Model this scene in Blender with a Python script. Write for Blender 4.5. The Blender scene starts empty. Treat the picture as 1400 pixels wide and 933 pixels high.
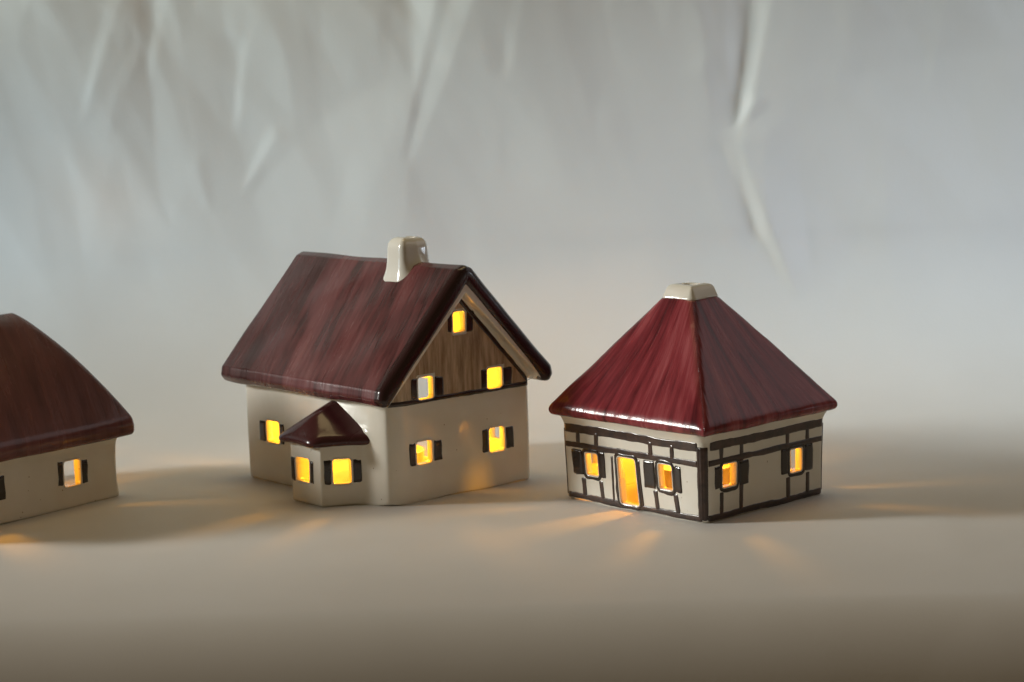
import bpy, math, random
import numpy as np
import openvdb
from mathutils import Vector, Matrix
from mathutils.bvhtree import BVHTree

random.seed(7)
rng = np.random.default_rng(11)
sc = bpy.context.scene
C = sc.collection
CM = 0.01                                   # everything is modelled in centimetres and scaled to metres

# ------------------------------------------------------------------ camera
cam_d = bpy.data.cameras.new('camera')
cam = bpy.data.objects.new('camera', cam_d); C.objects.link(cam); sc.camera = cam
PITCH, CAM_H, ROLL = .1368, 21.042, -.03
cam_d.sensor_width = 36; cam_d.lens = 2900 / 1400 * 36
cam_d.clip_start = .02; cam_d.clip_end = 50
cam.matrix_world = (Matrix.Translation((0, 0, CAM_H * CM))
                    @ Matrix.Rotation(math.pi / 2 - PITCH, 4, 'X') @ Matrix.Rotation(ROLL, 4, 'Z'))
cam_d.dof.use_dof = True; cam_d.dof.focus_distance = .97; cam_d.dof.aperture_fstop = 18
cam_d.dof.aperture_blades = 7

# ------------------------------------------------------------------ world and lamps
w = bpy.data.worlds.new('World'); sc.world = w; w.use_nodes = True
bg = w.node_tree.nodes['Background']
bg.inputs[0].default_value = (1.0, .72, .40, 1); bg.inputs[1].default_value = .085

def area(name, loc, target, sx, sy, power, col, spread=180):
    l = bpy.data.lights.new(name, 'AREA'); l.shape = 'RECTANGLE'
    l.size = sx * CM; l.size_y = sy * CM; l.energy = power; l.color = col; l.spread = math.radians(spread)
    o = bpy.data.objects.new(name, l); C.objects.link(o)
    o.location = Vector(loc) * CM
    o.rotation_euler = (Vector(target) - Vector(loc)).to_track_quat('-Z', 'Y').to_euler()
    return o
area('window_light', (-170, 92, 60), (0, 97, 3), 24, 34, .54, (1.0, .99, .93), 24)
area('backdrop_fill', (-80, 106, 16), (-12, 128, 14), 24, 12, .15, (.50, .78, 1.0), 44)  # added fill lamps, spread kept narrow to brighten the upright paper
area('backdrop_fill', (-80, 106, 38), (-12, 128, 30), 24, 12, .21, (.88, 1.0, .93), 42)
area('backdrop_fill', (80, 106, 16), (12, 128, 14), 24, 12, .14, (.80, .90, 1.0), 44)
area('backdrop_fill', (34, 100, 72), (28, 127, 20), 30, 14, .16, (.60, .83, 1.0), 58)
area('backdrop_fill', (-80, 104, 5), (-10, 127, 8), 24, 8, .07, (.80, .95, 1.0), 24)
area('backdrop_fill', (80, 104, 5), (10, 127, 8), 24, 8, .04, (.56, .74, 1.0), 24)
area('side_fill', (82, 120, 62), (14, 118, 4), 55, 50, .17, (.96, .93, 1.0), 110)  # added fill, placed to give the pyramid roof its sheen and lift the floor
area('top_fill', (0, 112, 88), (0, 121, 5), 60, 20, .33, (1.0, .76, .38), 90)  # added overhead fill that warms the paper and the floor behind the houses

sc.view_settings.view_transform = 'Standard'; sc.view_settings.look = 'None'
sc.view_settings.exposure = 0; sc.view_settings.gamma = 1
sc.render.engine = 'CYCLES'
sc.cycles.max_bounces = 10; sc.cycles.diffuse_bounces = 6

# ------------------------------------------------------------------ materials
def newmat(name):
    m = bpy.data.materials.new(name); m.use_nodes = True
    return m, m.node_tree.nodes, m.node_tree.links, m.node_tree.nodes['Principled BSDF']
def ramp(N, stops, interp='LINEAR'):
    r = N.new('ShaderNodeValToRGB'); r.color_ramp.interpolation = interp
    e = r.color_ramp.elements
    while len(e) < len(stops): e.new(.5)
    for k, (p, c) in enumerate(stops): e[k].position = p; e[k].color = (*c, 1)
    return r
def noise(N, L, vec, scale, detail=4, rough=.55, dist=0):
    n = N.new('ShaderNodeTexNoise'); n.inputs['Scale'].default_value = scale
    n.inputs['Detail'].default_value = detail; n.inputs['Roughness'].default_value = rough
    n.inputs['Distortion'].default_value = dist
    if vec is not None: L.new(vec, n.inputs['Vector'])
    return n
def mapping(N, L, vec, scale):
    m = N.new('ShaderNodeMapping'); m.inputs['Scale'].default_value = scale; L.new(vec, m.inputs['Vector']); return m.outputs[0]

def mat_ceramic():
    m, N, L, P = newmat('cream_glaze')
    tc = N.new('ShaderNodeTexCoord')
    n = noise(N, L, tc.outputs['Object'], 45, 5)
    r = ramp(N, [(.3, (.76, .725, .63)), (.7, (.82, .795, .72))]); L.new(n.outputs[0], r.inputs[0])
    # tiny iron specks in the clay
    v = N.new('ShaderNodeTexVoronoi'); v.inputs['Scale'].default_value = 420; L.new(tc.outputs['Object'], v.inputs['Vector'])
    sr = ramp(N, [(.0, (.45, .36, .25)), (.11, (.45, .36, .25)), (.17, (1, 1, 1))]); L.new(v.outputs['Distance'], sr.inputs[0])
    n3 = noise(N, L, tc.outputs['Object'], 160, 2)
    r3 = ramp(N, [(.62, (0, 0, 0)), (.66, (1, 1, 1))]); L.new(n3.outputs[0], r3.inputs[0])
    mx0 = N.new('ShaderNodeMix'); mx0.data_type = 'RGBA'; mx0.inputs[6].default_value = (1, 1, 1, 1)
    L.new(r3.outputs[0], mx0.inputs[0]); L.new(sr.outputs[0], mx0.inputs[7])
    mx = N.new('ShaderNodeMix'); mx.data_type = 'RGBA'; mx.blend_type = 'MULTIPLY'; mx.inputs[0].default_value = 1
    L.new(r.outputs[0], mx.inputs[6]); L.new(mx0.outputs[2], mx.inputs[7]); L.new(mx.outputs[2], P.inputs['Base Color'])
    P.inputs['Roughness'].default_value = .16; P.inputs['Specular IOR Level'].default_value = .5
    P.inputs['Coat Weight'].default_value = .5; P.inputs['Coat Roughness'].default_value = .05
    n2 = noise(N, L, tc.outputs['Object'], 130, 3)
    b = N.new('ShaderNodeBump'); b.inputs['Strength'].default_value = .25; b.inputs['Distance'].default_value = .0004
    L.new(n2.outputs[0], b.inputs['Height']); L.new(b.outputs[0], P.inputs['Normal']); L.new(b.outputs[0], P.inputs['Coat Normal'])
    return m
def mat_roof(name, stops, fs=9, ft=.5, bump=.5, rim=None):
    m, N, L, P = newmat(name)
    at = N.new('ShaderNodeAttribute'); at.attribute_name = 'stroke'
    n = noise(N, L, mapping(N, L, at.outputs['Vector'], (fs * .35, ft * .45, 3.1)), 1, 6, .62, .3)
    nf = noise(N, L, mapping(N, L, at.outputs['Vector'], (fs * 1.6, ft * 1.2, 5.3)), 1, 4, .6, .2)
    big = noise(N, L, mapping(N, L, at.outputs['Vector'], (.45, .3, 2.3)), 1, 3, .5, .4)
    a = N.new('ShaderNodeMath'); a.operation = 'MULTIPLY_ADD'; a.inputs[1].default_value = .55
    L.new(n.outputs[0], a.inputs[0])
    a2 = N.new('ShaderNodeMath'); a2.operation = 'MULTIPLY_ADD'; a2.inputs[1].default_value = .25
    L.new(nf.outputs[0], a2.inputs[0]); L.new(a2.outputs[0], a.inputs[2])
    a3 = N.new('ShaderNodeMath'); a3.operation = 'MULTIPLY'; a3.inputs[1].default_value = .25
    L.new(big.outputs[0], a3.inputs[0]); L.new(a3.outputs[0], a2.inputs[2])
    r = ramp(N, stops); L.new(a.outputs[0], r.inputs[0]); L.new(r.outputs[0], P.inputs['Base Color'])
    if rim:                                                  # darker colour along the front verge and, in streaks, towards the rear
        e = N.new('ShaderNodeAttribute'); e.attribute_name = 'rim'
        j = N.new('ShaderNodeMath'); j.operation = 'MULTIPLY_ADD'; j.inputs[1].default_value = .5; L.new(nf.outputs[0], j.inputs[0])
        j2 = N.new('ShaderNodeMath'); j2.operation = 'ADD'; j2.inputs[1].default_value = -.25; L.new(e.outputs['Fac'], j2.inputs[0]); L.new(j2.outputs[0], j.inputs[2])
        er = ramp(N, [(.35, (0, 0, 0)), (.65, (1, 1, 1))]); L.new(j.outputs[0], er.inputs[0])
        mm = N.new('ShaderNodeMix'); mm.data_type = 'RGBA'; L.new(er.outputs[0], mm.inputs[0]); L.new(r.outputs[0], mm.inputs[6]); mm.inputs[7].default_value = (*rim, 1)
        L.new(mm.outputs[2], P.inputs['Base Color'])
    P.inputs['Roughness'].default_value = .22
    rr = ramp(N, [(.3, (.21,) * 3), (.7, (.30,) * 3)]); L.new(n.outputs[0], rr.inputs[0]); L.new(rr.outputs[0], P.inputs['Roughness'])
    P.inputs['Coat Weight'].default_value = .35; P.inputs['Coat Roughness'].default_value = .07; P.inputs['Specular IOR Level'].default_value = .36
    tc = N.new('ShaderNodeTexCoord'); g = noise(N, L, tc.outputs['Object'], 220, 3)
    ad = N.new('ShaderNodeMath'); ad.operation = 'MULTIPLY_ADD'; ad.inputs[1].default_value = .25
    L.new(g.outputs[0], ad.inputs[0]); L.new(nf.outputs[0], ad.inputs[2])
    b = N.new('ShaderNodeBump'); b.inputs['Strength'].default_value = bump; b.inputs['Distance'].default_value = .0005
    L.new(ad.outputs[0], b.inputs['Height']); L.new(b.outputs[0], P.inputs['Normal']); L.new(b.outputs[0], P.inputs['Coat Normal'])
    return m
def mat_paint(name, c1, c2, scale=(60, 60, 60), rough=.22):
    m, N, L, P = newmat(name)
    tc = N.new('ShaderNodeTexCoord')
    n = noise(N, L, mapping(N, L, tc.outputs['Object'], scale), 1, 5, .65, .2)
    r = ramp(N, [(.32, c1), (.68, c2)]); L.new(n.outputs[0], r.inputs[0]); L.new(r.outputs[0], P.inputs['Base Color'])
    P.inputs['Roughness'].default_value = rough; P.inputs['Coat Weight'].default_value = .4; P.inputs['Coat Roughness'].default_value = .08
    b = N.new('ShaderNodeBump'); b.inputs['Strength'].default_value = .3; b.inputs['Distance'].default_value = .0003
    L.new(n.outputs[0], b.inputs['Height']); L.new(b.outputs[0], P.inputs['Normal'])
    return m
def mat_paper():
    m, N, L, P = newmat('off_white_paper')
    tc = N.new('ShaderNodeTexCoord')
    n = noise(N, L, tc.outputs['Object'], 7, 4, .5)
    r = ramp(N, [(.3, (.70, .685, .655)), (.7, (.765, .75, .72))]); L.new(n.outputs[0], r.inputs[0]); L.new(r.outputs[0], P.inputs['Base Color'])
    P.inputs['Roughness'].default_value = .62; P.inputs['Specular IOR Level'].default_value = .3
    n2 = noise(N, L, tc.outputs['Object'], 700, 5, .7)
    b = N.new('ShaderNodeBump'); b.inputs['Strength'].default_value = .25; b.inputs['Distance'].default_value = .0003
    L.new(n2.outputs[0], b.inputs['Height']); L.new(b.outputs[0], P.inputs['Normal'])
    return m
def mat_plain(name, col, rough=.4, metal=0, emit=None, es=0, sss=0):
    m, N, L, P = newmat(name)
    P.inputs['Base Color'].default_value = (*col, 1); P.inputs['Roughness'].default_value = rough; P.inputs['Metallic'].default_value = metal
    if emit: P.inputs['Emission Color'].default_value = (*emit, 1); P.inputs['Emission Strength'].default_value = es
    return m
M_CER = mat_ceramic()
M_R3 = mat_roof('burgundy_brushed_glaze', [(.37, (.020, .003, .005)), (.45, (.10, .010, .016)), (.54, (.23, .028, .038)), (.68, (.40, .10, .11))], 1.8, .22, .6)
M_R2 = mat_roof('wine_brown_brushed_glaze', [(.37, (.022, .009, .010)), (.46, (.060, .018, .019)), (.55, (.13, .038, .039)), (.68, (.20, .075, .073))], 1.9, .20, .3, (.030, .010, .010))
M_BAY = mat_roof('dark_maroon_glaze', [(.3, (.035, .011, .012)), (.7, (.085, .020, .022))], 1.0, .3, .15)
M_R1 = mat_roof('dull_brown_brushed_glaze', [(.33, (.045, .018, .019)), (.47, (.11, .040, .041)), (.60, (.175, .062, .061)), (.72, (.24, .095, .09))], 1.2, .18, .4)
M_DARK = mat_paint('dark_brown_paint', (.012, .008, .006), (.035, .020, .014))
M_TIMB = mat_paint('timber_brown_paint', (.014, .007, .006), (.075, .038, .026), (150, 150, 150), .32)
M_GABLE = mat_paint('brown_board_wash', (.24, .16, .09), (.68, .54, .38), (330, 330, 38), .25)
M_PAPER = mat_paper()
M_ALU = mat_plain('thin_aluminium', (.7, .7, .7), .35, 1)
M_WAX = mat_plain('candle_wax', (.8, .74, .62), .4)
M_WICK = mat_plain('burnt_wick', (.02, .015, .01), .9)
M_FLAME = mat_plain('flame', (1, .5, .1), .5, 0, (1, .52, .12), 14)

# ------------------------------------------------------------------ object helpers
def tag(o, label=None, cat=None, group=None, kind=None):
    if label: o['label'] = label
    if cat: o['category'] = cat
    if group: o['group'] = group
    if kind: o['kind'] = kind
    return o
def empty(name, loc, rz=0):
    o = bpy.data.objects.new(name, None); C.objects.link(o)
    o.location = Vector(loc) * CM; o.rotation_euler = (0, 0, rz); o.empty_display_size = .01
    return o
def mesh_obj(name, V, Fs, mat, parent=None, smooth=True):
    me = bpy.data.meshes.new(name)
    V = np.asarray(V, dtype=np.float64) * CM
    me.from_pydata(V.tolist(), [], [list(map(int, f)) for f in Fs])
    me.materials.append(mat)
    if smooth: me.shade_smooth()
    me.update()
    o = bpy.data.objects.new(name, me); C.objects.link(o)
    if parent: o.parent = parent
    return o

# ------------------------------------------------------------------ signed-distance modelling (soft slip-cast edges)
class Grid:
    def __init__(s, lo, hi, vx):
        s.lo = np.array(lo, float); s.vx = vx
        n = np.ceil((np.array(hi) - s.lo) / vx).astype(int) + 1
        ax = [(s.lo[k] + vx * np.arange(n[k])).astype(np.float32) for k in range(3)]
        s.X = ax[0][:, None, None]; s.Y = ax[1][None, :, None]; s.Z = ax[2][None, None, :]
        s.n = n
    def wobble(s, amp, f, seed):
        r = np.random.default_rng(seed); p = r.uniform(0, 6.28, 9)
        X, Y, Z = s.X, s.Y, s.Z
        def g(k, a, b, c): return np.sin(f * a * X + p[k]) * np.sin(f * b * Y + p[k + 1]) * np.sin(f * c * Z + p[k + 2])
        return amp * (g(0, 1, .8, .9) + g(3, .6, 1.3, .5) + g(6, 1.7, 1.4, 1.1) * .5)
    def mesh(s, d):
        d = np.ascontiguousarray(np.broadcast_to(d, s.n).astype(np.float32))
        d = np.clip(d, -3 * s.vx, 3 * s.vx) / s.vx
        g = openvdb.FloatGrid(background=3.0); g.copyFromArray(d, tolerance=0.0)
        pts, quads = g.convertToQuads(isovalue=0.0)
        return np.asarray(pts) * s.vx + s.lo, np.asarray(quads)
def smin(a, b, k):
    h = np.maximum(k - np.abs(a - b), 0) / k
    return np.minimum(a, b) - h * h * k * .25
def smax(a, b, k): return -smin(-a, -b, k)
def poly(px, py, pts):
    """signed distance to a 2-D polygon on broadcastable arrays"""
    pts = np.array(pts, float); n = len(pts); d = None; sgn = None
    for i in range(n):
        a = pts[i]; b = pts[i - 1]; e = b - a
        wx = px - a[0]; wy = py - a[1]
        t = np.clip((wx * e[0] + wy * e[1]) / (e @ e), 0, 1)
        bx = wx - e[0] * t; by = wy - e[1] * t; q = bx * bx + by * by
        d = q if d is None else np.minimum(d, q)
        c1 = py >= a[1]; c2 = py < b[1]; c3 = e[0] * wy > e[1] * wx
        flip = (c1 & c2 & c3) | (~c1 & ~c2 & ~c3)
        sgn = np.where(flip, -1., 1.) if sgn is None else sgn * np.where(flip, -1., 1.)
    return sgn * np.sqrt(d)
def inset(pts, r):
    """shrink a polygon by r so that adding r back gives it round corners"""
    P = np.array(pts, float); n = len(P); ar = sum(P[i - 1][0] * P[i][1] - P[i][0] * P[i - 1][1] for i in range(n)); sg = 1 if ar > 0 else -1
    out = []
    for i in range(n):
        a, b, c = P[i - 1], P[i], P[(i + 1) % n]; d1 = (b - a) / np.linalg.norm(b - a); d2 = (c - b) / np.linalg.norm(c - b)
        n1 = sg * np.array([-d1[1], d1[0]]); n2 = sg * np.array([-d2[1], d2[0]]); k = 1 + n1 @ n2
        out.append(b + (n1 + n2) * r / max(k, .25))
    return out
def rpoly(px, py, pts, r): return poly(px, py, inset(pts, r)) - r
def ext(d2, w, w0, w1, r):
    dv = np.abs(w - (w0 + w1) / 2) - (w1 - w0) / 2
    a = d2 + r; b = dv + r
    return np.minimum(np.maximum(a, b), 0) + np.sqrt(np.maximum(a, 0) ** 2 + np.maximum(b, 0) ** 2) - r
def rrect(x, y, x0, x1, y0, y1, r):
    a = np.abs(x - (x0 + x1) / 2) - (x1 - x0) / 2 + r; b = np.abs(y - (y0 + y1) / 2) - (y1 - y0) / 2 + r
    return np.minimum(np.maximum(a, b), 0) + np.sqrt(np.maximum(a, 0) ** 2 + np.maximum(b, 0) ** 2) - r
def rbox(G, lo, hi, r):
    q = [np.abs(A - (l + h) / 2) - (h - l) / 2 + r for A, l, h in zip((G.X, G.Y, G.Z), lo, hi)]
    m = np.maximum(np.maximum(q[0], q[1]), q[2])
    return np.minimum(m, 0) + np.sqrt(sum(np.maximum(c, 0) ** 2 for c in q)) - r

class Face:
    """a wall face: origin O, e runs along it, n points out of the house; skew leans the drawing like the clay"""
    def __init__(s, O, e, n, thick=1.0):
        s.O = np.array(O, float); s.e = np.array(e, float); s.n = np.array(n, float); s.e /= np.linalg.norm(s.e); s.n /= np.linalg.norm(s.n); s.thick = thick
    def cut(s, G, r, lean=0, rad=.16, deep=None):
        x0, x1, z0, z1 = r
        A = (G.X - s.O[0]) * s.e[0] + (G.Y - s.O[1]) * s.e[1]
        D = (G.X - s.O[0]) * s.n[0] + (G.Y - s.O[1]) * s.n[1]
        A = A + lean * (G.Z - (z0 + z1) / 2)
        return np.maximum(rrect(A, G.Z, x0, x1, z0, z1, rad), np.abs(D) - (deep or s.thick))
    def pt(s, a, z, h): return s.O + s.e * a + s.n * h + np.array([0, 0, z])
def tree_of(o):
    me = o.data
    V = np.empty(len(me.vertices) * 3); me.vertices.foreach_get('co', V); V = V.reshape(-1, 3) / CM
    return BVHTree.FromPolygons([tuple(v) for v in V], [tuple(p.vertices) for p in me.polygons])
def surf(T, f, a, z, default=0.0, lim=.45):
    o = Vector(f.pt(a, z, 2.0)); h = T.ray_cast(o, Vector(-f.n), 4)
    if h[0] is None: return default
    d = 2.0 - h[3]
    return d if abs(d) < lim else default
def lay(T, f, a, z, h):
    loc, nor, i, dist = T.find_nearest(Vector(f.pt(a, z, .12)))
    return tuple(loc + nor * h)
class Buf:
    def __init__(s): s.V = []; s.F = []
    def grid(s, rows, closed=False, cyc=False):
        b = len(s.V); nr = len(rows); nc = len(rows[0])
        for r in rows: s.V += [tuple(p) for p in r]
        for i in range(nr if cyc else nr - 1):
            for j in range(nc if closed else nc - 1):
                i2 = (i + 1) % nr; j2 = (j + 1) % nc
                s.F.append((b + i * nc + j, b + i * nc + j2, b + i2 * nc + j2, b + i2 * nc + j))
def vn(x, seed):                                          # smooth 1-D value noise
    i = math.floor(x); t = x - i; t = t * t * (3 - 2 * t)
    h = lambda k: (math.sin(k * 127.1 + seed * 311.7) * 43758.5453) % 1 * 2 - 1
    return h(i) * (1 - t) + h(i + 1) * t
def strip(B, T, f, p0, p1, width, lift=.05, seed=0, rough=.09):
    """one brushed line of enamel laid on the wall"""
    p0 = np.array(p0, float); p1 = np.array(p1, float); L = np.linalg.norm(p1 - p0); n = max(4, int(L / .1))
    d = (p1 - p0) / L; q = np.array([-d[1], d[0]]); rows = []
    prof = [(-.5, -.07), (-.485, .3), (-.38, .8), (0, 1), (.38, .8), (.485, .3), (.5, -.07)]
    for k in range(n + 1):
        t = k / n; w_ = width * (1 + rough * vn(t * L * 1.6, seed) + rough * .6 * vn(t * L * 5, seed + 3)) * (1.0 if 0 < k < n else .8)
        c = p0 + d * L * t + q * width * .07 * vn(t * L * .8, seed + 9)
        row = []
        for (s_, h) in prof:
            x = c + q * w_ * s_
            hh = lift * h if h > 0 else -.04
            if k in (0, n): hh = -.06
            row.append(lay(T, f, x[0], x[1], hh))
        rows.append(row)
    B.grid(rows)
def patch(B, T, f, x0, x1, z0, z1, lift=.07, lean=0, seed=0, jit=.03):
    """a filled brushed rectangle (shutters)"""
    ts = [0, .05, .15, .3, .5, .7, .85, .95, 1]; rows = []
    for i, tz in enumerate(ts):
        row = []
        for j, tx in enumerate(ts):
            ex = jit * vn(tz * 3 + 7, seed + (0 if tx < .5 else 5)); ez = jit * vn(tx * 3 + 3, seed + (11 if tz < .5 else 17))
            cx = (tx - .5) * 2; cz = (tz - .5) * 2
            rnd = 1 - .10 * (abs(cx) ** 6) * (abs(cz) ** 6)
            z = (z0 + z1) / 2 + cz * rnd * (z1 - z0) / 2 + ez
            x = (x0 + x1) / 2 + cx * rnd * (x1 - x0) / 2 + ex - lean * (z - (z0 + z1) / 2)
            edge = i in (0, len(ts) - 1) or j in (0, len(ts) - 1)
            near = i in (1, len(ts) - 2) or j in (1, len(ts) - 2)
            h = -.07 if edge else lift * (.65 if near else 1)
            row.append(lay(T, f, x, z, h))
        rows.append(row)
    B.grid(rows)
def ring_pts(x0, x1, z0, z1, r, n=6):
    P = []
    for cx, cz, a0 in ((x1 - r, z1 - r, 0), (x0 + r, z1 - r, 90), (x0 + r, z0 + r, 180), (x1 - r, z0 + r, 270)):
        for k in range(n + 1):
            a = math.radians(a0 + 90 * k / n); P.append((cx + r * math.cos(a), cz + r * math.sin(a), math.cos(a), math.sin(a)))
    # densify the straight sides
    out = []
    for i, p in enumerate(P):
        q = P[(i + 1) % len(P)]; d = math.hypot(q[0] - p[0], q[1] - p[1]); m = max(1, int(d / .12))
        for k in range(m):
            t = k / m; out.append(tuple(p[c] * (1 - t) + q[c] * t for c in range(4)))
    return out
def ring(B, T, f, r, prof, lean=0, rad=.16, jit=0, seed=0, follow=True):
    x0, x1, z0, z1 = r; zc = (z0 + z1) / 2; rows = []
    for k, (x, z, nx, nz) in enumerate(ring_pts(x0, x1, z0, z1, rad)):
        row = []
        j = 1 + jit * vn(k * .35, seed)
        s0 = surf(T, f, x + nx * .14 - lean * (z - zc), z + nz * .14)
        for (o, h) in prof:
            xx = x + nx * o * j; zz = z + nz * o * j; xx -= lean * (zz - zc)
            row.append(f.pt(xx, zz, s0 + h))
        rows.append(row)
    B.grid(rows, closed=True, cyc=True)
REVEAL = [(.085, -.03), (.05, .018), (.0, .022), (-.022, -.01), (-.022, -.36), (.03, -.37), (.06, -.15)]
FRAME = [(.21, -.05), (.20, .012), (.13, .030), (.05, .026), (-.012, .0), (-.014, -.10), (.05, -.13), (.12, -.08)]

def window(house, T, f, r, shut=None, lean=0, dark=False, seed=0, name='window', rad=.16):
    B = Buf(); ring(B, T, f, r, REVEAL, lean, rad); o = mesh_obj(name, B.V, B.F, M_CER, house)
    if dark:
        B = Buf(); ring(B, T, f, r, FRAME, lean, rad, .18, seed); mesh_obj('window_frame' if name == 'window' else 'door_frame', B.V, B.F, M_DARK, o)
    if shut:
        for k, (a, b, z0, z1) in enumerate(shut):
            B = Buf(); patch(B, T, f, a, b, z0, z1, .035, lean, seed + k * 31); mesh_obj('shutter', B.V, B.F, M_DARK, o)
    return o
def set_stroke(o, fn):
    me = o.data; V = np.empty(len(me.vertices) * 3, np.float32); me.vertices.foreach_get('co', V); V = V.reshape(-1, 3) / CM
    s = fn(V).astype(np.float32)
    a = me.attributes.new('stroke', 'FLOAT_VECTOR', 'POINT'); a.data.foreach_set('vector', np.ascontiguousarray(s).ravel())

def set_rim(o, fn):
    me = o.data; V = np.empty(len(me.vertices) * 3, np.float32); me.vertices.foreach_get('co', V); V = V.reshape(-1, 3) / CM
    a = me.attributes.new('rim', 'FLOAT', 'POINT'); a.data.foreach_set('value', np.ascontiguousarray(fn(V).astype(np.float32)))
# ------------------------------------------------------------------ the paper sweep: table, curve and wall in one sheet
def make_backdrop():
    YF, RF, YB, RB, ZT = 79.0, 4.2, 117.0, 10.0, 42.0     # front fold, its radius, start of the sweep, its radius, top
    prof = []                                            # (y, z, ny, nz, arc length)
    for k in range(24, 0, -1): prof.append((YF - RF, -RF - k * .7, -1, 0))
    for k in range(30):
        a = math.pi / 2 * (1 - k / 30); prof.append((YF - RF * math.sin(a), -RF + RF * math.cos(a), -math.sin(a), math.cos(a)))
    n = int((YB - YF) / .4)
    for k in range(n): prof.append((YF + (YB - YF) * k / n, 0, 0, 1))
    n = 60
    for k in range(n):
        a = math.pi / 2 * k / n; prof.append((YB + RB * math.sin(a), RB - RB * math.cos(a), -math.sin(a), math.cos(a)))
    n = int((ZT - RB) / .25)
    for k in range(n + 1): prof.append((YB + RB, RB + (ZT - RB) * k / n, -1, 0))
    prof = np.array(prof); xs = np.arange(-50, 50.01, .22)
    Pz = prof[:, 1][:, None]; Px = xs[None, :]
    # crumples of the upright part, stretched upwards
    def vnoise(x, y, seed):
        xi = np.floor(x).astype(int); yi = np.floor(y).astype(int); fx = x - xi; fy = y - yi
        fx = fx * fx * (3 - 2 * fx); fy = fy * fy * (3 - 2 * fy)
        h = lambda a, b: (np.sin(a * 127.1 + b * 311.7 + seed * 74.7) * 43758.5453) % 1
        return (h(xi, yi) * (1 - fx) + h(xi + 1, yi) * fx) * (1 - fy) + (h(xi, yi + 1) * (1 - fx) + h(xi + 1, yi + 1) * fx) * fy
    S = np.arange(len(prof))[:, None] * .25
    Zw = Pz + 0 * Px; Xw = Px + 0 * Pz
    grow = np.clip((Zw - 6) / 24, 0, 1) ** 1.2
    tilt = Xw + .25 * Zw
    def facets(x, y, seed):                               # flat triangles with straight creases, like paper once crumpled
        xi = np.floor(x).astype(int); yi = np.floor(y).astype(int); fx = x - xi; fy = y - yi
        hh = lambda a, b: (np.sin(a * 127.1 + b * 311.7 + seed * 74.7) * 43758.5453) % 1
        a00, a10, a01, a11 = hh(xi, yi), hh(xi + 1, yi), hh(xi, yi + 1), hh(xi + 1, yi + 1)
        t1 = np.where(fx + fy < 1, a00 + (a10 - a00) * fx + (a01 - a00) * fy, a11 + (a01 - a11) * (1 - fx) + (a10 - a11) * (1 - fy))
        t2 = np.where(fx > fy, a00 + (a10 - a00) * fx + (a11 - a10) * fy, a00 + (a11 - a01) * fx + (a01 - a00) * fy)
        return np.where(((xi * 7 + yi * 13 + seed) % 3) > 0, t1, t2)
    h = np.zeros_like(Zw)
    for k, (cw, chh, am, g) in enumerate(((13., 22., 2.5, .3), (6.0, 11., .95, .22), (2.8, 6.0, .40, .18), (1.4, 2.8, .15, .1))):
        wx = Xw / cw + .55 * vnoise(Xw / cw * .8 + 9, Zw / chh * .9, 40 + k) + (.22 + .1 * k) * Zw / chh
        wz = Zw / chh + .55 * vnoise(Xw / cw * .9, Zw / chh * .7 + 5, 60 + k)
        h += am * facets(wx, wz, k + 2) * (g + (1 - g) * grow) * (Zw > .01) * np.clip(Zw / 10, 0, 1)
    # folds drawn one by one: (x0,z0)-(x1,z1), height, half width left, half width right
    for (x0, z0, x1, z1, A, wl, wr) in FOLDS:
        d = np.array([x1 - x0, z1 - z0]); Ln = np.hypot(*d); d /= Ln
        t = ((Xw - x0) * d[0] + (Zw - z0) * d[1]) / Ln
        s = (Xw - x0) * d[1] - (Zw - z0) * d[0]              # signed side
        wv = np.where(s > 0, wr, wl) * (.35 + .65 * np.clip(1 - t, 0, 1))
        env = np.clip(t / .12 + .3, 0, 1) * np.clip((1.03 - t) / .25, 0, 1)
        h += .18 * A * env * np.maximum(0, 1 - np.abs(s) / wv)
    # very slight waves of the lying part
    Yw = prof[:, 0][:, None] + 0 * Xw
    flat = (.06 * (vnoise(Xw * .12, Yw * .1, 21) - .5) + .09 * (facets(Xw / 7 + .6 * vnoise(Xw * .1, Yw * .1, 5), Yw / 6, 31) - .5)) * (Zw < .01)
    h += flat
    V = np.stack([Xw, prof[:, 0][:, None] + prof[:, 2][:, None] * h, Zw + prof[:, 3][:, None] * h], -1)
    B = Buf(); nr, nc = V.shape[:2]
    i, j = np.meshgrid(np.arange(nr - 1), np.arange(nc - 1), indexing='ij'); b = (i * nc + j).ravel()
    F = np.stack([b, b + 1, b + nc + 1, b + nc], 1)
    o = mesh_obj('backdrop', V.reshape(-1, 3), F, M_PAPER)
    tag(o, kind='structure')
def wall_xz(px, py, Y=126.6):                               # where a crease of the photo lies on the upright paper (x, z in cm)
    x = px - 700; y = py - 466.5; c, s = math.cos(ROLL), math.sin(ROLL)
    X = x * c + y * s; Yd = -x * s + y * c; cp, sp = math.cos(PITCH), math.sin(PITCH)
    d = (X / 2900, cp - sp * Yd / 2900, -sp - cp * Yd / 2900); t = Y / d[1]
    return d[0] * t, CAM_H + d[2] * t
def fold(a, b, A, wl, wr): return (*wall_xz(*a), *wall_xz(*b), A, wl, wr)
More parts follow.
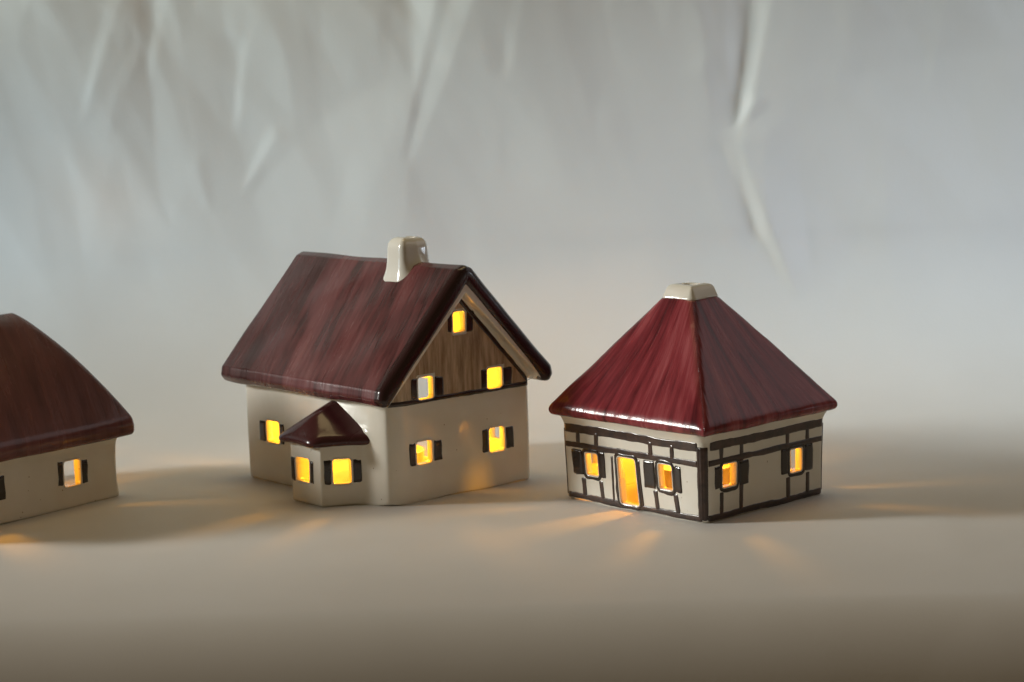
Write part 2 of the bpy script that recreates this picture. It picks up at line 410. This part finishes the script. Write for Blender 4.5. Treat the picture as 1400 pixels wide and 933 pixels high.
FOLDS = [fold((1030, -90), (1003, 192), -2.6, 1.6, 3.8), fold((985, -60), (990, 120), .40, 1.6, .8), fold((1003, 178), (1086, 405), 1.7, 3.6, 1.2),
         fold((1003, 186), (1035, 350), -1.0, 1.6, 2.4), fold((1036, 130), (1003, 180), .6, .8, .6), fold((945, 110), (985, 48), .25, 1.0, 1.2),
         fold((610, -60), (549, 215), .62, .9, 3.0), fold((700, -60), (688, 110), -.5, 1.1, 2.4), fold((328, 50), (321, 175), -.35, .6, 1.8),
         fold((384, 178), (334, 262), .42, 1.3, .7), fold((180, -40), (118, 165), .42, 1.9, 1.0), fold((214, -40), (204, 100), -.42, 1.0, 1.2),
         fold((270, 215), (288, 290), .18, .8, .8), fold((820, 150), (870, 260), .18, 1.6, 1.0), fold((1155, -20), (1135, 150), .22, 2.6, 1.2),
         fold((1290, -20), (1262, 150), .30, 2.4, 1.0), fold((1180, 290), (1086, 405), .12, 1.0, 1.8)]
make_backdrop()

# ------------------------------------------------------------------ gabled house with the bay
def build_gabled():
    W, L = 9.08, 11.56
    root = empty('ceramic_house', (-5.98, 96.85, 0), .7196)
    tag(root, 'glazed ceramic house with brown gable, bay with small roof and white chimney', 'ceramic house', 'ceramic tealight houses on the paper')
    G = Grid((-3.4, -1.4, -.35), (W + 1.2, L + 1.5, 11.5), .06)
    wob = G.wobble(.018, 1.1, 3)
    mid = W / 2
    body = ext(poly(G.X, G.Z, [(0, -.04), (W, -.04), (W, 5.0), (mid, 9.8), (0, 5.0)]), G.Y, 0, L, .05)
    body = smax(body, rrect(G.X, G.Y, 0, W, 0, L, .42), .05)
    body = smax(body, .26 - (G.X + G.Y) / 1.414, .7); body = smax(body, -.03 - G.Z, .2)
    soff = ext(poly(G.X, G.Z, [(-.5, 4.98), (-.3, 4.90), (mid, 9.72), (W + .3, 4.90), (W + .5, 4.98), (W + .1, 5.7), (mid, 10.4), (-.1, 5.7)]), G.Y, -.70, L + .8, .08)
    baypts = [(0.3, 6.3), (0, 6.2), (-1.88, 5.0), (-1.88, 2.66), (0, 1.45), (.3, 1.2)]
    bay = ext(poly(G.X, G.Y, baypts), G.Z, 0, 3.3, .12)
    d = smin(smin(body, soff, .35), smin(body, bay, .55), .05)
    void = poly(G.X, G.Z, [(.42, -2), (W - .42, -2), (W - .42, 4.8), (mid, 9.25), (.42, 4.8)])
    void = np.maximum(void, np.maximum(.42 - G.Y, G.Y - L + .42)); void = np.maximum(void, 1.5 - G.X - G.Y)
    vb = np.maximum(poly(G.X, G.Y, [(1, 5.9), (.1, 5.75), (-1.5, 4.8), (-1.5, 2.86), (.1, 1.9), (1, 1.75)]), G.Z - 2.9)
    void = np.minimum(void, vb)
    d = smax(d, -void, .12)
    front = Face((0, 0, 0), (1, 0, 0), (0, -1, 0)); side = Face((0, 0, 0), (0, 1, 0), (-1, 0, 0))
    back = Face((0, L, 0), (1, 0, 0), (0, 1, 0)); far = Face((W, 0, 0), (0, 1, 0), (1, 0, 0))
    bayc = Face((-1.88, 0, 0), (0, 1, 0), (-1, 0, 0), .7)
    bd = np.array([1.88, -1.21, 0]); bd /= np.linalg.norm(bd)
    bayr = Face((-1.88, 2.66, 0), bd, (bd[1], -bd[0], 0), .7)
    bayl = Face((-1.88, 5.0, 0), (1.88, 1.2, 0), (-1.2, 1.88, 0), .7)
    wins = [  # face, opening, shutters, lean
        (front, (4.24, 5.04, 7.78, 8.80), [(3.90, 4.20, 7.80, 8.84), (5.08, 5.50, 7.72, 8.74)], 0),
        (front, (2.00, 2.95, 4.84, 5.93), [(1.58, 1.98, 4.88, 5.94), (2.99, 3.58, 4.84, 5.88)], 0),
        (front, (6.26, 7.26, 4.80, 5.85), [(5.87, 6.22, 4.84, 5.88), (7.30, 7.88, 4.80, 5.80)], 0),
        (front, (1.79, 2.76, 1.77, 2.89), [(1.36, 1.77, 1.76, 2.88), (2.80, 3.34, 1.80, 2.85)], 0),
        (front, (6.30, 7.30, 1.68, 2.92), [(5.86, 6.27, 1.74, 2.92), (7.34, 7.88, 1.72, 2.86)], 0),
        (side, (8.56, 9.68, 2.00, 3.14), [(8.15, 8.52, 2.0, 3.10), (9.72, 10.25, 2.0, 3.10)], 0),
        (bayc, (3.54, 4.62, 1.02, 2.2), [(3.22, 3.50, 1.0, 2.16), (4.68, 5.06, .98, 2.18)], 0),
        (bayr, (.56, 1.46, 1.04, 2.26), [(.16, .53, 1.02, 2.28), (1.50, 1.94, 1.06, 2.22)], 0),
        (back, (1.90, 3.1, 1.25, 2.90), [(1.5, 1.86, 1.3, 2.88), (3.15, 3.6, 1.3, 2.88)], 0),
        (back, (6.2, 7.2, 1.70, 2.90), [(5.8, 6.15, 1.72, 2.88), (7.25, 7.7, 1.72, 2.88)], 0),
        (back, (4.1, 4.95, 4.9, 5.9), [(3.7, 4.05, 4.9, 5.85), (5.0, 5.4, 4.9, 5.85)], 0),
        (far, (1.9, 2.8, 1.75, 2.9), [(1.5, 1.86, 1.75, 2.88), (2.85, 3.2, 1.75, 2.88)], 0)]
    for f, r, s, ln in wins: d = smax(d, -f.cut(G, r, ln), .07)
    backdoor = (6.5, 9.9, .12, 4.35); d = smax(d, -far.cut(G, backdoor, 0, .4), .07)
    d = d + wob
    wall = mesh_obj('wall', *G.mesh(d), M_CER, root)
    T = tree_of(wall)
    for k, (f, r, s, ln) in enumerate(wins): window(root, T, f, r, s, ln, False, 3 + k * 7)
    window(root, T, far, backdoor, None, 0, False, 99, 'back_opening', .4)
    # brown boarded gable: a wash of enamel inside a dark outline, cut round the windows
    B = Buf(); holes = [w_[1] for w_ in wins[:3]]
    zs = np.arange(4.78, 9.36, .09); g0 = .055
    A_ = lambda z: max(.12, .12 + (z - 4.95) * (mid - .12) / (9.36 - 4.95))
    def inside(x, z, m=.05): return any(a - m < x < b + m and c - m < z < e + m for a, b, c, e in holes)
    step = .09; nx = int(W / step)
    ids = {}
    for i, z in enumerate(zs):
        for j in range(nx + 1):
            x = j * step
            if A_(z) <= x <= W - A_(z) + .02 and not inside(x, z):
                p = front.pt(x, z, surf(T, front, x, z) + .018); ids[(i, j)] = len(B.V); B.V.append(tuple(p))
    for (i, j) in list(ids):
        q = [(i, j), (i, j + 1), (i + 1, j + 1), (i + 1, j)]
        if all(c in ids for c in q): B.F.append(tuple(ids[c] for c in q))
        else:
            for tri in ([(i, j), (i, j + 1), (i + 1, j)], [(i, j), (i, j + 1), (i + 1, j + 1)], [(i, j + 1), (i + 1, j + 1), (i + 1, j)], [(i, j), (i + 1, j + 1), (i + 1, j)]):
                if all(c in ids for c in tri): B.F.append(tuple(ids[c] for c in tri)); break
    mesh_obj('gable_boarding', B.V, B.F, M_GABLE, root)
    B = Buf()
    strip(B, T, front, (.08, 4.80), (W - .02, 4.80), .24, .05, 5)
    strip(B, T, front, (.12, 4.95), (mid + .02, 9.38), .15, .045, 6); strip(B, T, front, (W - .10, 4.85), (mid + .05, 9.38), .17, .055, 8)
    mesh_obj('gable_outline', B.V, B.F, M_DARK, root)
    # roof
    G2 = Grid((-1.3, -1.5, 3.9), (W + 1.3, L + 1.7, 11.6), .06)
    P = [(-.84, 5.22), (-.60, 4.90), (-.30, 4.94), (mid, 10.12), (W + .30, 4.94), (W + .60, 4.90), (W + .84, 5.22), (W + .74, 5.68), (mid + .40, 10.88), (mid, 11.04), (mid - .40, 10.88), (-.74, 5.68)]
    ro = ext(rpoly(G2.X, G2.Z, P, .17), G2.Y, -.86, L + .95, .33)
    ro = ro + G2.wobble(.03, 1.3, 8)
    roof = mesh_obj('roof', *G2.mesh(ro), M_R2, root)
    def st(V):
        sl = np.abs(V[:, 0] - mid) * 1.55
        return np.stack([V[:, 1] + .16 * sl, sl, np.where(V[:, 0] > mid, 9., 0.)], 1)
    set_stroke(roof, st)
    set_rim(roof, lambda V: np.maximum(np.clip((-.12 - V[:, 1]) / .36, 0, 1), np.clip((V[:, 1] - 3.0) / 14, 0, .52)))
    # chimney
    G3 = Grid((2.9, 2.0, 9.2), (6.2, 5.0, 12.6), .05)
    flare = .36 * np.exp(-((G3.Z - (10.95 - 1.18 * np.abs(G3.X - mid) * .75)) / .38).clip(0, 9))
    ch = rrect(G3.X, G3.Y, 3.64, 5.34, 2.84, 4.22, .3) + .02 * (G3.Z - 11) - flare
    ch = smax(ch, G3.Z - 12.2, .6)
    ch = smax(ch, -np.maximum(np.sqrt(((G3.X - 4.51) * .9) ** 2 + (G3.Y - 3.52) ** 2) - .3, 11.4 - G3.Z), .12)
    ch = smax(ch, 9.6 - G3.Z, .05)
    under = (G3.Z - (10.55 - 1.18 * np.abs(G3.X - mid)))     # keep it above the roof's underside
    ch = np.maximum(ch, -under) + G3.wobble(.012, 2.2, 5)
    mesh_obj('chimney', *G3.mesh(ch), M_CER, root)
    # the bay's own little roof
    G4 = Grid((-3.3, .2, 2.3), (.7, 7.4, 5.4), .05)
    out = -G4.X; by = G4.Y
    cen = (out - 2.40) * 1.15 + (G4.Z - 3.12)
    def cant(sgn):
        bb = 3.83 - sgn * (by - 3.83) if sgn < 0 else by      # mirror
        bb = by if sgn > 0 else 2 * 3.95 - by
        dist = -.543 * (out - 2.34) + .84 * (bb - 2.38)        # distance inside the canted eave line
        return (G4.Z - 3.10) - .66 * dist
    br = smax(smax(cen * .64, cant(1) * .8, .35), cant(-1) * .8, .35)
    fp = smax(smax(out - 2.38, -(-.543 * (out - 2.38) + .84 * (by - 2.70)), .3), -(-.543 * (out - 2.38) + .84 * (2 * 3.95 - by - 2.36)), .3)
    br = smax(br, fp, .22); br = smax(br, 2.86 - G4.Z, .3); br = np.maximum(br, G4.X - .3)
    br = br + G4.wobble(.02, 2.0, 4)
    bro = mesh_obj('bay_roof', *G4.mesh(br), M_BAY, root)
    set_stroke(bro, lambda V: np.stack([V[:, 1] * 1.3, V[:, 2] * 1.3 - V[:, 0] * .5, V[:, 0] * 0 + 4], 1))
    return root

# ------------------------------------------------------------------ half-timbered pyramid house
def build_timbered():
    D, W = 8.385, 9.0                                        # right face (x), left face (y)
    root = empty('ceramic_house', (8.30, 91.65, 0), .7436)
    tag(root, 'small half-timbered ceramic house with bright burgundy pyramid roof and flat cream cap', 'ceramic house', 'ceramic tealight houses on the paper')
    G = Grid((-.9, -.9, -.35), (D + .9, W + .9, 4.9), .055)
    grow = .022 * np.clip(G.Z, 0, 4) - .04 + .36 * np.clip((G.Z - 3.52) / .63, 0, 1) ** 1.5
    d = rrect(G.X, G.Y, 0, D, 0, W, .42) - grow
    d = smax(d, -.045 - G.Z, .2); d = np.maximum(d, G.Z - 4.25)
    void = np.maximum(rrect(G.X, G.Y, .42, D - .42, .42, W - .42, .3), -9 - G.Z)
    d = smax(d, -void, .12)
    left = Face((0, 0, 0), (0, 1, 0), (-1, 0, 0)); right = Face((0, 0, 0), (1, 0, 0), (0, -1, 0))
    bk = Face((0, W, 0), (1, 0, 0), (0, 1, 0)); fr = Face((D, 0, 0), (0, 1, 0), (1, 0, 0))
    wins = [(left, (6.63, 7.44, 1.27, 2.34), [(7.60, 8.33, 1.18, 2.50), (6.16, 6.50, 1.21, 2.54)], -.06),
            (left, (1.96, 2.80, 1.23, 2.40), [(2.98, 3.74, 1.12, 2.52), (1.38, 1.82, 1.14, 2.46)], -.04),
            (right, (1.17, 2.11, 1.42, 2.50), [(.65, 1.02, 1.42, 2.50), (2.28, 2.95, 1.32, 2.52)], 0),
            (right, (5.80, 6.68, 1.36, 2.47), [(5.17, 5.66, 1.32, 2.64), (6.84, 7.46, 1.28, 2.62)], 0),
            (bk, (1.1, 2.0, 1.35, 2.45), [(.6, .95, 1.3, 2.5), (2.15, 2.7, 1.3, 2.5)], 0),
            (bk, (6.2, 7.1, 1.35, 2.45), [(5.6, 6.0, 1.3, 2.5), (7.25, 7.7, 1.3, 2.5)], 0),
            (fr, (1.15, 2.1, .95, 2.45), [(.55, 1.0, 1.3, 2.5), (2.25, 2.8, 1.3, 2.5)], 0)]
    door = (4.16, 5.30, .22, 2.40); dl = -.09
    for f, r, s, ln in wins: d = smax(d, -f.cut(G, r, ln, .11), .07)
    d = smax(d, -left.cut(G, door, dl, .14), .07)
    bdoor = (4.6, 7.6, .35, 3.1); d = smax(d, -fr.cut(G, bdoor, 0, .4), .07)
    d = d + G.wobble(.022, 1.2, 12)
    wall = mesh_obj('wall', *G.mesh(d), M_CER, root); T = tree_of(wall)
    for k, (f, r, s, ln) in enumerate(wins): window(root, T, f, r, s, ln, True, 50 + k * 5, rad=.11)
    window(root, T, left, door, None, dl, True, 91, 'doorway', .14)
    window(root, T, fr, bdoor, None, 0, False, 95, 'back_opening', .4)
    B = Buf(); k = [0]
    def S(f, a, b, wd, lift=None): k[0] += 1; strip(B, T, f, a, b, wd * 1.38, (lift or .018) + .0016 * (k[0] % 9), 200 + k[0], .10)
    S(left, (8.86, 3.40), (.3, 3.38), .28); S(left, (8.92, 2.62), (.3, 2.64), .21); S(left, (8.80, .14), (.1, .12), .29)
    S(left, (8.90, .12), (8.93, 3.42), .17)
    for x in (7.87, 6.70, 3.25, 1.90): S(left, (x, 2.62), (x, 3.42), .19)
    for x0, x1 in ((7.66, 7.58), (6.47, 6.36), (3.08, 2.90), (1.80, 1.64)): S(left, (x0, 1.18), (x1, .16), .20)
    S(left, (5.62, .15), (5.72, 2.45), .10); S(left, (3.82, .15), (4.05, 2.45), .10)
    S(right, (.25, 3.40), (8.24, 3.42), .27); S(right, (.15, 2.68), (8.24, 2.66), .20); S(right, (.1, .12), (8.24, .14), .29)
    for x in (1.08, 2.45, 5.63, 7.02): S(right, (x, 2.68), (x, 3.48), .19)
    for x, z1 in ((1.14, 1.32), (2.44, 2.66), (5.66, 1.28), (7.1, 1.3)): S(right, (x, z1), (x, .16), .20)
    S(right, (8.30, .12), (8.34, 3.46), .12)
    for f, Ln in ((bk, D), (fr, W)):
        S(f, (.2, 3.46), (Ln - .2, 3.46), .27); S(f, (.2, 2.66), (Ln - .2, 2.66), .2); S(f, (.2, .13), (Ln - .2, .13), .26)
    cd = Face((0, 0, 0), (1, -1, 0), (-1, -1, 0))             # the corner post wraps round the front corner
    for x, wd in ((-.46, .34), (-.20, .34), (.04, .30), (.18, .16)): S(cd, (x, -.03), (x, 3.46), wd, .04)
    mesh_obj('timber_frame', B.V, B.F, M_TIMB, root)
    # pyramid roof
    G2 = Grid((-1.2, -1.2, 3.6), (D + 1.2, W + 1.2, 10.0), .055)
    cx, cy = D / 2, W / 2
    ax = np.abs(G2.X - cx); ay = np.abs(G2.Y - cy)
    def side(av, half):
        he, ht = half + .72, .98
        n = np.array([9.45 - 4.12, he - ht]); n /= np.linalg.norm(n)
        return (av - he) * n[0] + (G2.Z - 4.12) * n[1]
    sx = side(ax, D / 2); sy = side(ay, W / 2)
    pyr = smax(sx, sy, .35)
    rim = rrect(G2.X, G2.Y, -.53, D + .53, -.53, W + .53, .25) - .35 * (G2.Z - 4.3).clip(-1, 0)
    ro = smax(pyr, rim, .22); ro = smax(ro, 3.96 - G2.Z, .25); ro = smax(ro, G2.Z - 9.42, .1)
    inner = smax(sx, sy, .3) + .55; inner = np.maximum(inner, np.maximum(ax - D / 2 + .45, ay - W / 2 + .45))
    ro = smax(ro, -inner, .1) + G2.wobble(.02, 1.4, 15) + G2.wobble(.004, 5, 19)
    ang = np.arctan2(G2.Y - cy, G2.X - cx)
    roof = mesh_obj('roof', *G2.mesh(ro), M_R3, root)
    def st(V):
        x = V[:, 0] - cx; y = V[:, 1] - cy; isx = np.abs(x) / (D / 2 + .5) > np.abs(y) / (W / 2 + .5)
        run = np.maximum(np.abs(x) / (D / 2 + .5), np.abs(y) / (W / 2 + .5)).clip(.12, 2)
        lat = np.where(isx, y, x) / (run * .75 + .25) ; t = run * 6.4
        fid = np.where(isx, np.where(x < 0, 0., 10.), np.where(y < 0, 20., 30.))
        under = (V[:, 2] < 4.2)
        return np.stack([lat + .25 * np.sin(t * .7), t, fid], 1)
    set_stroke(roof, st)
    # flat cream cap with its round smoke hole
    G3 = Grid((cx - 1.5, cy - 1.5, 9.1), (cx + 1.5, cy + 1.5, 10.4), .04)
    cap = rrect(G3.X, G3.Y, cx - .98, cx + .98, cy - .98, cy + .98, .28) + .42 * (G3.Z - 9.45)
    cap = smax(cap, G3.Z - 10.02, .28); cap = smax(cap, 9.36 - G3.Z, .1)
    cap = smax(cap, -np.maximum(np.sqrt((G3.X - cx) ** 2 + (G3.Y - cy) ** 2) - .34, 9.5 - G3.Z), .14) + G3.wobble(.012, 3, 6)
    mesh_obj('chimney_cap', *G3.mesh(cap), M_CER, root)
    return root

# ------------------------------------------------------------------ plain hipped house at the edge of the frame
def build_hipped():
    W, L = 9.0, 12.4
    root = empty('ceramic_house', (-19.409, 101.52, 0), .9044)
    tag(root, 'plain low ceramic house with a dull brown bulging hipped roof, cut by the left edge', 'ceramic house', 'ceramic tealight houses on the paper')
    G = Grid((-L - .9, -.9, -.35), (.9, W + .9, 4.4), .065)
    grow = .30 * np.clip((G.Z - 2.6) / .8, 0, 1) ** 1.5 + .03 * np.clip(.8 - G.Z, 0, 1) - .06 * np.sin(np.clip(G.Z, 0, 3) * 1.1)
    d = rrect(G.X, G.Y, -L, .24, 0, W, .34) - grow
    d = smax(d, -.03 - G.Z, .2); d = np.maximum(d, G.Z - 3.7)
    d = smax(d, -rrect(G.X, G.Y, -L + .42, -.20, .42, W - .42, .3), .12)
    f0 = Face((0, 0, 0), (1, 0, 0), (0, -1, 0)); re = Face((.24, 0, 0), (0, 1, 0), (1, 0, 0))
    bk = Face((0, W, 0), (1, 0, 0), (0, 1, 0)); le = Face((-L, 0, 0), (0, 1, 0), (-1, 0, 0))
    wins = [(f0, (-3.26, -2.20, 1.0, 2.28), [(-3.62, -3.30, 1.12, 2.36), (-2.16, -1.76, .98, 2.2)]),
            (f0, (-8.3, -7.25, 1.05, 2.3), [(-8.75, -8.34, 1.08, 2.3), (-7.21, -6.72, 1.08, 2.28)]),
            (f0, (-10.9, -9.9, 1.05, 2.3), [(-11.3, -10.94, 1.08, 2.3), (-9.86, -9.45, 1.08, 2.28)]),
            (re, (6.2, 7.2, 1.05, 2.3), [(5.8, 6.15, 1.08, 2.3), (7.25, 7.65, 1.08, 2.3)]),
            (le, (1.8, 2.8, 1.05, 2.3), [(1.35, 1.75, 1.08, 2.3), (2.85, 3.3, 1.08, 2.3)]),
            (le, (6.2, 7.2, 1.05, 2.3), [(5.8, 6.15, 1.08, 2.3), (7.25, 7.65, 1.08, 2.3)]),
            (bk, (-9.3, -8.3, 1.05, 2.3), [(-9.7, -9.35, 1.08, 2.3), (-8.25, -7.85, 1.08, 2.3)])]
    door = (2.95, 5.3, .1, 2.35)
    for f, r, s in wins: d = smax(d, -f.cut(G, r), .07)
    d = smax(d, -re.cut(G, door), .07)
    d = d + G.wobble(.025, .9, 22)
    wall = mesh_obj('wall', *G.mesh(d), M_CER, root); T = tree_of(wall)
    for k, (f, r, s) in enumerate(wins): window(root, T, f, r, s, 0, False, 150 + k * 5)
    window(root, T, re, door, None, 0, False, 190, 'doorway')
    G2 = Grid((-L - 1.3, -1.3, 2.9), (1.3, W + 1.3, 9.6), .065)
    # convex profile: run from the eave inwards -> rise
    def rise(run): return 3.62 + RH * (1 - (1 - np.clip(run, 0, 1)) ** PW)
    RH, PW = 5.62, 1.28
    cy = W / 2
    ex = np.minimum(1.0 - G2.X, G2.X + L + .72) / 3.2; ey = (cy + .72 - np.abs(G2.Y - cy)) / (cy + .72)
    hx = (G2.Z - rise(ex)) * .42; hy = (G2.Z - rise(ey)) * .60
    ro = smax(hx, hy, .35)
    rim = rrect(G2.X, G2.Y, -L - .62, .92, -.66, W + .66, .4)
    ro = smax(ro, rim, .18); ro = smax(ro, 2.98 - G2.Z, .3)
    inn = np.maximum(np.maximum((G2.Z + .7 - rise(ex)) * .42, (G2.Z + .7 - rise(ey)) * .6), rrect(G2.X, G2.Y, -L + .45, -.45, .45, W - .45, .3))
    ro = smax(ro, -inn, .1) + G2.wobble(.025, 1.0, 25)
    roof = mesh_obj('roof', *G2.mesh(ro), M_R1, root)
    set_stroke(roof, lambda V: np.stack([V[:, 0] + .3 * np.abs(V[:, 1] - cy), np.abs(V[:, 1] - cy) * 1.5, np.where(V[:, 1] > cy, 9., 0.)], 1))
    return root

# ------------------------------------------------------------------ lit tealight inside each house
def lathe(B, prof, n=32, c=(0, 0, 0)):
    rows = [[(c[0] + r * math.cos(2 * math.pi * k / n), c[1] + r * math.sin(2 * math.pi * k / n), c[2] + z) for k in range(n)] for r, z in prof]
    B.grid(rows, closed=True)
def tealight(x, y, label, power):
    t = empty('tealight', (x, y, .05)); tag(t, label, 'tealight', 'tealights burning inside the houses')
    B = Buf(); lathe(B, [(.001, 0), (1.86, 0), (1.9, .06), (1.9, 1.35), (1.97, 1.38), (1.97, 1.41), (1.86, 1.40), (1.84, 1.3), (1.84, .1)]); mesh_obj('cup', B.V, B.F, M_ALU, t)
    B = Buf(); lathe(B, [(1.83, .12), (1.83, 1.16), (1.6, 1.1), (.5, 1.05), (.001, 1.04)]); mesh_obj('wax', B.V, B.F, M_WAX, t)
    B = Buf(); lathe(B, [(.06, 1.0), (.06, 1.3), (.04, 1.5), (.001, 1.52)], 8); mesh_obj('wick', B.V, B.F, M_WICK, t)
    B = Buf(); lathe(B, [(.001, 1.4), (.2, 1.55), (.3, 1.85), (.24, 2.2), (.12, 2.6), (.001, 2.95)], 16); fl = mesh_obj('flame', B.V, B.F, M_FLAME, t)
    fl.visible_shadow = True
    l = bpy.data.lights.new('flame_light', 'POINT'); l.energy = power; l.color = (1, .405, .012); l.shadow_soft_size = .0050
    o = bpy.data.objects.new('flame_light', l); C.objects.link(o); o.parent = t; o.location = (0, 0, .034)
    return t
def local(root, u, v):
    c, s = math.cos(root.rotation_euler.z), math.sin(root.rotation_euler.z); return root.location.x / CM + u * c - v * s, root.location.y / CM + u * s + v * c

h1 = build_hipped(); h2 = build_gabled(); h3 = build_timbered()
for o in [x for x in bpy.data.objects if x.name.startswith('ceramic_house')]: pass
P_IN = .21
tealight(*local(h2, 4.3, 5.6), 'lit tealight burning inside the gabled house with the bay', P_IN)
tealight(*local(h3, 4.4, 4.7), 'lit tealight burning inside the half-timbered house', P_IN * .8)
tealight(*local(h1, -6.2, 4.5), 'lit tealight burning inside the hipped house cut by the left edge', P_IN * .8)
